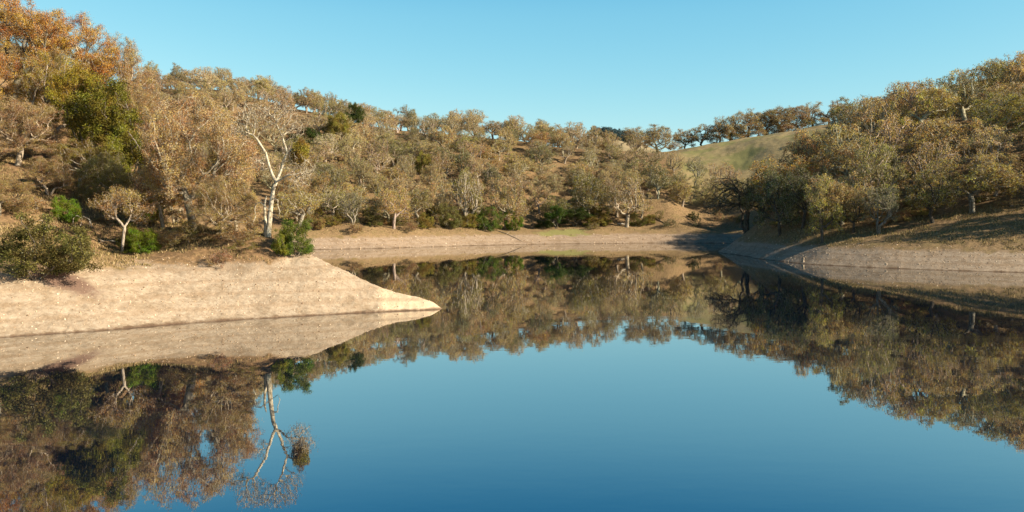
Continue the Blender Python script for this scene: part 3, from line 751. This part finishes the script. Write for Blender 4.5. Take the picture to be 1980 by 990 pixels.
# right point and bank
RG = 'oaks on the right bank'
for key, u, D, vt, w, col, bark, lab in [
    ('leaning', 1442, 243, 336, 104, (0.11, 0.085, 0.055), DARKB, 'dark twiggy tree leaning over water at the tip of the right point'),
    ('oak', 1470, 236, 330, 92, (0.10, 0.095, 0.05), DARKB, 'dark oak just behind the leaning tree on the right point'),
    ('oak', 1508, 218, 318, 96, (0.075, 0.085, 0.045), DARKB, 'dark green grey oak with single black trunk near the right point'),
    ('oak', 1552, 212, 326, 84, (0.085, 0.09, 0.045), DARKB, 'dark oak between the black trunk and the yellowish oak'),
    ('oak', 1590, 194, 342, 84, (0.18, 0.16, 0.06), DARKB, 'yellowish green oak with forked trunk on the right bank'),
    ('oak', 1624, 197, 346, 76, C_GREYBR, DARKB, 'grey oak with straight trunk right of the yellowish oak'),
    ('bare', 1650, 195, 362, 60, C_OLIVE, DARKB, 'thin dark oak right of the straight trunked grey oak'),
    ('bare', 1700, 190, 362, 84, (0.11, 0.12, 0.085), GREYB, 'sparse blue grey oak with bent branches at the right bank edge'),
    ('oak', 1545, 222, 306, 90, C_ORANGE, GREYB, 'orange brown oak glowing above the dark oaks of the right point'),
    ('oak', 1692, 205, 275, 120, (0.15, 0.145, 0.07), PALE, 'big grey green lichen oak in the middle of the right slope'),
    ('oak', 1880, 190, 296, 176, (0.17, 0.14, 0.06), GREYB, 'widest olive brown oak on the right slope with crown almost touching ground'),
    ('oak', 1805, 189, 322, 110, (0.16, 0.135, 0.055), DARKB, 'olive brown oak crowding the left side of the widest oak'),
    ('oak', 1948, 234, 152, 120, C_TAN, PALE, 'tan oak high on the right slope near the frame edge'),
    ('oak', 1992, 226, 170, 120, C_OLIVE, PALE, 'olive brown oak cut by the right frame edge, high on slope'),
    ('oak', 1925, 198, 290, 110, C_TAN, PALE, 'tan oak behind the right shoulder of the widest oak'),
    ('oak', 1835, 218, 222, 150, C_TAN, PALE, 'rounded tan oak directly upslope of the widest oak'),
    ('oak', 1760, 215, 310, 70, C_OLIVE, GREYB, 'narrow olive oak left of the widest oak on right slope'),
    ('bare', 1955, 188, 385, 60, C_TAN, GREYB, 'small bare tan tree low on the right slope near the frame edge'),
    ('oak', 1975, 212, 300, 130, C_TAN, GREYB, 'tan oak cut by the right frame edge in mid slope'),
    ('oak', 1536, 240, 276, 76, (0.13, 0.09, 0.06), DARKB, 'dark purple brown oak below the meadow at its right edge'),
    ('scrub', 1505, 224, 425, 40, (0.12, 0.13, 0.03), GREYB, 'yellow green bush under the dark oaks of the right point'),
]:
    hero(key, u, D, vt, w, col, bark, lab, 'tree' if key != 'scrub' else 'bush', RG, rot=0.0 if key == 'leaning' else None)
# the same slope goes on past the right edge of the picture; its trees shade the point
for u, D, vt, lab in [(2092, 172, 290, 'grey brown oak just past the right frame edge, lower of two'), (2165, 174, 262, 'grey brown oak past the right frame edge, upper of two')]:
    hero('oak', u, D, vt, 105, C_GREYBR, PALE, lab, 'tree', RG)

for k in range(9):
    u = 1388 + 26 * k + 7 * math.sin(k * 2.3)
    hero('scrub', u, 494 + 1.2 * k, 262 - 4.0 * k - (6 if k % 2 else 0), 40 + 9 * (k % 3), [C_BROWN, C_OLIVE, C_GREYBR][k % 3], GREYB, f"{['brown', 'olive', 'grey brown'][k % 3]} undergrowth bush, {['first', 'second', 'third', 'fourth', 'fifth', 'sixth', 'seventh', 'eighth', 'ninth'][k]} from the left beneath the meadow ridge row", 'bush', 'bushes beneath the meadow ridge row', minH=2.2)

rng = np.random.RandomState(21)


def scatter(ntry, box, ok, dmin):
    xs, out = [], []
    X = rng.uniform(box[0], box[1], ntry); Y = rng.uniform(box[2], box[3], ntry); Z = ground(X, Y)
    U = CX + F * X / Y; V = HY - (Z - CAMZ) * F / Y
    keep = ok(X, Y, Z, U, V)
    for x, y, z, u, v in zip(X[keep], Y[keep], Z[keep], U[keep], V[keep]):
        dm = dmin(u, v, y)
        if any((x - a) ** 2 + (y - b) ** 2 < dm * dm for a, b in out): continue
        if any((x - a) ** 2 + (y - b) ** 2 < (0.62 * w + 3.2) ** 2 for a, b, w in HERO_XY): continue
        out.append((x, y)); xs.append((x, y, z, u, v))
    return xs


def hidden(x, y, z):
    """is the top of a tree here behind the land itself?"""
    t = np.linspace(0.12, 0.97, 70)
    return bool((ground(x * t, y * t, False) > CAMZ + (z - CAMZ) * t + 0.5).any())


def far_ok(X, Y, Z, U, V):
    ok = (Z > 6.0) & (U > 285) & (U < 1500) & (Y < 486)
    ok &= ~((U > 1290) & (V < 330) & (Y > 385))                       # open meadow
    ok &= ~((U > 1300) & (U < 1505) & (V < np.interp(U, [1300, 1345, 1400, 1505], [332, 350, 374, 380])))
    ok &= ~((U > 1140) & (U < 1330) & (V - 13.0 * F / Y < np.interp(U, [1140, 1190, 1250, 1330], [243, 252, 262, 272])))
    ok &= ~((U > 1066) & (U < 1112) & (V > 318) & (V < 425))          # open gully
    ok &= ~((U > 1250) & (V > 392)) | ((U > 1290) & (U < 1400) & (V < 408))
    ok &= ~((np.abs(U - 560) < 26) & (np.abs(V - 250) < 8))
    ok &= ~((U < 560) & (Y < 330))
    return ok


FARC = [('grey brown', C_GREYBR, 4), ('tan', C_TAN, 3), ('olive brown', (0.165, 0.145, 0.062), 3.2), ('dark olive', (0.105, 0.098, 0.048), 1.6), ('rusty brown', (0.22, 0.145, 0.07), 1.2), ('silvery grey', C_GREY, 2.4)]
F_W = np.array([w for *_, w in FARC]); F_W = F_W / F_W.sum()


def forest(spots, zone, rows, group, Hr, Wr, place, gain=(1, 1, 1)):
    spots = [s for s in spots if not hidden(s[0], s[1], s[2] + Hr[1])]
    spots.sort(key=lambda s: rows(s))
    recs = {}
    for s in spots: recs.setdefault(rows(s), []).append(s)
    n = 0
    for row, lst in recs.items():
        lst.sort(key=lambda s: s[3])
        for i, (x, y, z, u, v) in enumerate(lst):
            k = rng.choice(len(FARC), p=F_W); cname, col, _ = FARC[k]
            key = 'bare' if rng.rand() < 0.46 else 'oak'
            H = rng.uniform(*Hr); W = rng.uniform(*Wr)
            lab = f"{cname} oak, {ordinal(i + 1)} from the left in the {place(row)}"
            put(key, (x, y, z), H, W, rng.uniform(0, 6.28), tuple(a * b for a, b in zip(jit(rnd, col, 0.16), gain)), jit(rnd, PALE, 0.2), lab, 'tree', group, lean=(rng.normal(0, 0.07), rng.normal(0, 0.07)))
            n += 1
    return n


ORD = ['lowest row above the far beach', 'second row up the far hillside', 'third row up the far hillside', 'fourth row up the far hillside', 'fifth row up the far hillside', 'sixth row up the far hillside', 'skyline row of the far hill']
fs = scatter(9000, (-230, 140, 262, 486), far_ok, lambda u, v, y: 9.5)
shore_D = lambda u: float(np.interp(u, [q[0] for q in far], [q[1] for q in far]))
nf = forest(fs, 'far', lambda s: int(min(6, max(0, (s[1] - shore_D(s[3]) - 16) / (470 - shore_D(s[3]) - 10) * 7))), OG, (8.5, 14.8), (9.5, 17), lambda r: ORD[r])


def scrub_row(spots, group, word):
    spots = [q for q in spots if not hidden(q[0], q[1], q[2] + 2.5)]
    spots.sort(key=lambda q: q[3])
    for i, (x, y, z, u, v) in enumerate(spots):
        cname, col = [('brown', C_BROWN), ('olive', C_OLIVE), ('grey brown', C_GREYBR), ('sage green', C_SAGE)][rng.choice(4, p=[.35, .3, .2, .15])]
        put('scrub' if rng.rand() < .6 else 'shrub', (x, y, z), rng.uniform(2, 4.6), rng.uniform(4, 7.5), rng.uniform(0, 6.28), jit(rng, col, .15), GREYB, f"{cname} bush, {ordinal(i + 1)} from the left {word}", 'bush', group)


scrub_row(scatter(1800, (-110, 125, 268, 365), lambda X, Y, Z, U, V: (Z > 5.0) & (Z < 12) & (U > 560) & (U < 1450) & (Y > 262) & ~((U > 1275) & (V > 400) & (rng.rand(len(U)) < .8)) & ~((U > 1000) & (U < 1110)), lambda u, v, y: 4.6), 'scrub bushes along the far woodland edge', 'along the far woodland edge')


def right_ok(X, Y, Z, U, V):
    ok = (Z > 7.5) & (U > 1440) & (U < 2200) & (Y < 470) & (Y > 150)
    ok &= ~((V > 398) & (U > 1730) & (U < 2100))                      # open grassy foot of the slope
    ok &= ~((U < 1690) & (Y > 285) & (Y < 520))
    ok &= ~((U > 1700) & (U < 1790) & (V > 345) & (Y < 235))
    return ok


RORD = ['lowest row on the right slope', 'second row up the right slope', 'third row up the right slope', 'upper row of the right slope', 'skyline row of the right hill']
scrub_row(scatter(900, (60, 112, 188, 260), lambda X, Y, Z, U, V: (Z > 6.2) & (U > 1445) & (U < 1800) & (V > 385) & (V < 447), lambda u, v, y: 4.2), 'bushes under the oaks of the right bank', 'under the oaks of the right bank')
rsp = scatter(5000, (60, 260, 165, 470), right_ok, lambda u, v, y: 11.6)
nr_ = forest(rsp, 'right', lambda s: int(min(4, max(0, (s[1] - 180) / 45))), 'oaks on the right slope', (12, 16.5), (14.5, 20), lambda r: RORD[r], (1.18, 1.13, 1.0))
print('forest', nf, nr_)


# ------------------------------------------------------------------ distant hill with its dark wood, beyond the ridge
def distant_hill():
    D0 = 1500.0; rngd = np.random.RandomState(4)
    us = np.linspace(1040, 1420, 60); ds = np.linspace(-260, 260, 30)
    U, S = np.meshgrid(us, ds); X = (U - CX) / F * D0; Y = D0 + S
    top = np.interp(U, [1040, 1110, 1150, 1180, 1215, 1250, 1300, 1420], [300, 270, 252, 255, 263, 280, 300, 310])
    Z = (CAMZ + (HY - top) * D0 / F) * np.exp(-(S / 190) ** 2) + 2 * fbm(X / 40, Y / 40, 3) - 4
    nr, nc = U.shape; i = (np.arange(nr - 1)[:, None] * nc + np.arange(nc - 1)[None]).ravel()
    m, nt, ns, ls = mat_new('distant_grass'); b = ns.new('ShaderNodeBsdfDiffuse'); geo = ns.new('ShaderNodeNewGeometry')
    nz = N(ns, 'ShaderNodeTexNoise', i_Scale=0.05); ls.new(geo.outputs['Position'], nz.inputs['Vector'])
    r = ramp(ns, [(0.35, (0.17, 0.145, 0.09)), (0.65, (0.26, 0.21, 0.13))]); ls.new(nz.outputs['Fac'], r.inputs[0]); ls.new(r.outputs[0], b.inputs[0])
    o = ns.new('ShaderNodeOutputMaterial'); ls.new(b.outputs[0], o.inputs[0])
    h = link(bpy.data.objects.new('distant_hill', mesh_np('distant_hill', np.stack([X.ravel(), Y.ravel(), Z.ravel()], 1), [np.stack([i, i + 1, i + nc + 1, i + nc], 1)], m, True)))
    tag(h, 'far grassy hill showing through the gap in the oak skyline', kind='structure')
    C = []
    for k in range(90):
        u = rngd.uniform(1142, 1222); d = rngd.uniform(-60, 30); hgt = rngd.uniform(9, 16)
        z = (CAMZ + (HY - np.interp(u, [1142, 1150, 1180, 1215, 1250], [257, 256, 259, 267, 284])) * D0 / F)
        n = 160; q = rngd.normal(0, 1, (n, 3)); q /= np.linalg.norm(q, axis=1, keepdims=True); q *= rngd.rand(n, 1) ** 0.4
        C.append(np.array([(u - CX) / F * D0, D0 + d, z * math.exp(-(d / 190) ** 2) + hgt * 0.3]) + q * np.array([5, 5, hgt * 0.5]))
    V, Q = leaf_quads(rngd, np.concatenate(C), 2.2)
    w = link(bpy.data.objects.new('distant_wood', mesh_np('distant_wood', V, [Q], M_GREEN))); w.color = (0.05, 0.085, 0.09, 1)
    tag(w, 'dark blue green wood on the top of the far hill', 'wood', kind='stuff')


distant_hill()


# ------------------------------------------------------------------ loose stones, grass tufts, driftwood
def stones(n, u0, u1, D0, D1, zlo, zhi, smin, smax, seed):
    rg = np.random.RandomState(seed); out = []
    u = rg.uniform(u0, u1, n * 4); D = rg.uniform(D0, D1, n * 4); X = (u - CX) / F * D; Z = ground(X, D)
    k = np.where((Z > zlo) & (Z < zhi))[0][:n]
    X, D, Z = X[k], D[k], Z[k]; n = len(k); s = smin + (smax - smin) * rg.rand(n) ** 4
    o = np.array([[1, 0, 0], [0, 1, 0], [-1, 0, 0], [0, -1, 0], [0, 0, 0.75], [0, 0, -0.6]], float)
    V = (o[None] * rg.uniform(0.6, 1.3, (n, 6, 1)) * s[:, None, None]) + np.stack([X, D, Z], 1)[:, None]
    f = np.array([[0, 1, 4], [1, 2, 4], [2, 3, 4], [3, 0, 4], [1, 0, 5], [2, 1, 5], [3, 2, 5], [0, 3, 5]])
    return V.reshape(-1, 3), (f[None] + (np.arange(n) * 6)[:, None, None]).reshape(-1, 3)


m_st = stone_material('shore_stone', [(0.0, (0.17, 0.11, 0.07)), (0.3, (0.34, 0.24, 0.15)), (0.75, (0.46, 0.35, 0.24)), (1.0, (0.66, 0.56, 0.43))])
Vs, Fs, off = [], [], 0
for args in [(3800, -120, 860, 69, 97, 0.25, 5.6, 0.025, 0.12, 1), (3600, 1390, 2100, 150, 247, 0.15, 4.2, 0.05, 0.22, 3), (3000, 590, 1430, 262, 340, 0.02, 3.5, 0.06, 0.35, 4)]:
    v, f = stones(*args); Vs.append(v); Fs.append(f + off); off += len(v)
tag(link(bpy.data.objects.new('pebbles', mesh_np('pebbles', np.concatenate(Vs), [np.concatenate(Fs)], m_st))), 'loose tan and pale stones strewn over the bare shores', kind='stuff')


def tufts(n, u0, u1, D0, D1, zlo, hmin, hmax, seed):
    rg = np.random.RandomState(seed)
    u = rg.uniform(u0, u1, n * 4); D = rg.uniform(D0, D1, n * 4); X = (u - CX) / F * D; Z = ground(X, D)
    k = np.where((Z > zlo + 0.9 * fbm(X / 4, D / 4, 2)) & (fbm(X / 3 + 40, D / 3, 2) > -0.35))[0][:n]
    X, D, Z = X[k], D[k], Z[k]; n = len(k); h = rg.uniform(hmin, hmax, n); a = rg.uniform(0, 6.28, n); w = h * 0.16
    P = np.stack([X, D, Z - 0.02], 1); s = np.stack([np.cos(a), np.sin(a), 0 * a], 1) * w[:, None]; lean = rg.normal(0, 0.35, (n, 3)) * h[:, None]; lean[:, 2] = h
    return np.stack([P - s, P + s, P + lean], 1).reshape(-1, 3), np.arange(n * 3).reshape(-1, 3)


m_gr = stone_material('dry_grass_blade', [(0.0, (0.10, 0.085, 0.03)), (0.35, (0.17, 0.135, 0.05)), (0.7, (0.28, 0.20, 0.095)), (1.0, (0.40, 0.31, 0.17))])
Vs, Fs, off = [], [], 0
for args in [(42000, -80, 600, 78, 128, 5.2, 0.08, 0.34, 1), (30000, 1440, 2020, 160, 232, 4.2, 0.12, 0.5, 2), (16000, 590, 1430, 275, 372, 4.6, 0.2, 0.6, 3)]:
    v, f = tufts(*args); Vs.append(v); Fs.append(f + off); off += len(v)
tag(link(bpy.data.objects.new('dry_grass', mesh_np('dry_grass', np.concatenate(Vs), [np.concatenate(Fs)], m_gr))), 'short dry tan grass on the slopes above the bare shore', kind='stuff')


def log(u0, u1, D0, D1, r, name, label, cat, col, branch=True, lift=0.05):
    a, b = at(u0, D0), at(u1, D1); n = 9; rg = np.random.RandomState(int(u0))
    P = []
    for k in range(n):
        t = k / (n - 1); x, y = a.x + (b.x - a.x) * t, a.y + (b.y - a.y) * t
        P.append(np.array([x + rg.normal(0, r * .3), y + rg.normal(0, r * .3), float(ground([x], [y])[0]) + r * 0.7 + lift]))
    par = list(range(-1, n - 1)); rad = [r * (1 - 0.55 * k / n) for k in range(n)]
    if branch:
        for st, d in ((3, 1), (5, -1), (6, 1)):
            P.append(P[st] + np.array([(b.x - a.x) * .06, d * .8, .5])); par.append(st); rad.append(r * .4)
            P.append(P[-1] + np.array([(b.x - a.x) * .05, d * .5, .6])); par.append(len(P) - 2); rad.append(r * .2)
    P = np.array(P); o0 = P[0].copy(); V, Q = tubes(P - o0, par, np.array(rad), 1.1)
    o = link(bpy.data.objects.new(name, mesh_np(name, V, [Q], M_BARK, True))); o.location = o0; o.color = (*col, 1)
    tag(o, label, cat)


log(962, 1010, 326, 316, 0.14, 'driftwood_log', 'long grey driftwood log lying down the far beach below the bright bush', 'log', (0.33, 0.28, 0.22))
log(1194, 1218, 351, 352, 0.26, 'fallen_log', 'pale fallen log beside the forked trunk on the far bank', 'log', (0.5, 0.45, 0.37), lift=0.5)
log(1262, 1300, 360, 352, 0.2, 'fallen_log', 'dark fallen branch on the bare slope right of the sage bush', 'log', (0.16, 0.12, 0.09))


def stump(u, D):
    b = at(u, D); b.z = max(b.z, 0.0); rg = np.random.RandomState(8); n = 9; V, Q = [], []
    prof = [(-0.4, .27), (0, .25), (.25, .2), (.5, .19), (.75, .21), (.95, .17), (1.02, .09)]
    for z, r in prof:
        for k in range(n):
            a = k * 2 * math.pi / n; q = r * rg.uniform(.85, 1.18); V.append((q * math.cos(a) + z * .06, q * math.sin(a), z + rg.uniform(-.03, .03)))
    for i in range(len(prof) - 1):
        for k in range(n): Q.append((i * n + k, i * n + (k + 1) % n, (i + 1) * n + (k + 1) % n, (i + 1) * n + k))
    o = link(bpy.data.objects.new('wooden_stump', mesh_np('wooden_stump', V, [np.array(Q), np.array([[len(V) - n, len(V) - n + k, len(V) - n + k + 1] for k in range(1, n - 1)])], M_BARK, True)))
    o.location = b; o.color = (0.45, 0.36, 0.26, 1)
    tag(o, 'short pale weathered stump standing at the waterline of the right shore', 'stump')


stump(1553, 184.2)


# ------------------------------------------------------------------ light, sky, camera
w = bpy.data.worlds.new('World'); scene.world = w; w.use_nodes = True
nt = w.node_tree; ns, ls = nt.nodes, nt.links
bg = ns['Background']; sky = ns.new('ShaderNodeTexSky'); sky.sky_type = 'NISHITA'; sky.sun_disc = False
sky.sun_elevation = SUN_EL; sky.sun_rotation = math.atan2(SUN_AZ[0], SUN_AZ[1]); sky.air_density = 1.0; sky.dust_density = 0.6; sky.ozone_density = 1.6; sky.altitude = 200
EXPO = 1.25
sp = ns.new('ShaderNodeSeparateColor'); ls.new(sky.outputs[0], sp.inputs[0]); cb = ns.new('ShaderNodeCombineColor')
for k, (tint, low, pw, want) in enumerate([(0.78, 0.38, 1.3, 0.545), (1.04, 0.737, 0.72, 0.935), (1.0, 0.855, 0.45, 0.99)]):   # the photograph's cyan cast
    v = math_(ns, ls, 'POWER', math_(ns, ls, 'MULTIPLY', sp.outputs[k], 0.13 * tint / low), pw)
    ls.new(math_(ns, ls, 'MULTIPLY', v, want / 2 ** EXPO / 0.1), cb.inputs[k])
tcw = ns.new('ShaderNodeTexCoord'); sw = ns.new('ShaderNodeSeparateXYZ'); ls.new(tcw.outputs['Generated'], sw.inputs[0])
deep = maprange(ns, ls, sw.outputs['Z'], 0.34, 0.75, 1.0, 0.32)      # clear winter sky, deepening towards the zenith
blue = mixc(ns, ls, maprange(ns, ls, sw.outputs['Z'], 0.215, 0.37), (1, 1, 1, 1), (0.16, 0.60, 0.86, 1))
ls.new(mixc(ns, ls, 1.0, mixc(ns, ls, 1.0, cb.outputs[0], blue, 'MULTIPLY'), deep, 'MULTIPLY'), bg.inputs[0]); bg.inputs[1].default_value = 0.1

sd = bpy.data.lights.new('sun', 'SUN'); sd.energy = 5.0; sd.angle = R(0.5); sd.color = (1.0, 0.86, 0.66)
so = link(bpy.data.objects.new('sun', sd))
dirv = Vector((SUN_AZ[0] * math.cos(SUN_EL), SUN_AZ[1] * math.cos(SUN_EL), math.sin(SUN_EL)))
so.rotation_euler = dirv.to_track_quat('Z', 'Y').to_euler(); so.location = dirv * 200

cd = bpy.data.cameras.new('camera'); cd.sensor_width = 36; cd.lens = F / 1980 * 36; cd.shift_y = -(495 - HY) / 1980; cd.clip_start = 0.5; cd.clip_end = 8000
co = link(bpy.data.objects.new('camera', cd)); co.location = (0, 0, CAMZ); co.rotation_euler = (R(90), 0, 0); scene.camera = co
scene.view_settings.view_transform = 'Standard'; scene.view_settings.look = 'None'; scene.view_settings.gamma = 1; scene.view_settings.use_curve_mapping = False
scene.view_settings.exposure = EXPO
scene.cycles.max_bounces = 6; scene.cycles.diffuse_bounces = 4; scene.cycles.glossy_bounces = 3; scene.cycles.transmission_bounces = 2; scene.cycles.transparent_max_bounces = 2
scene.cycles.use_denoising = True
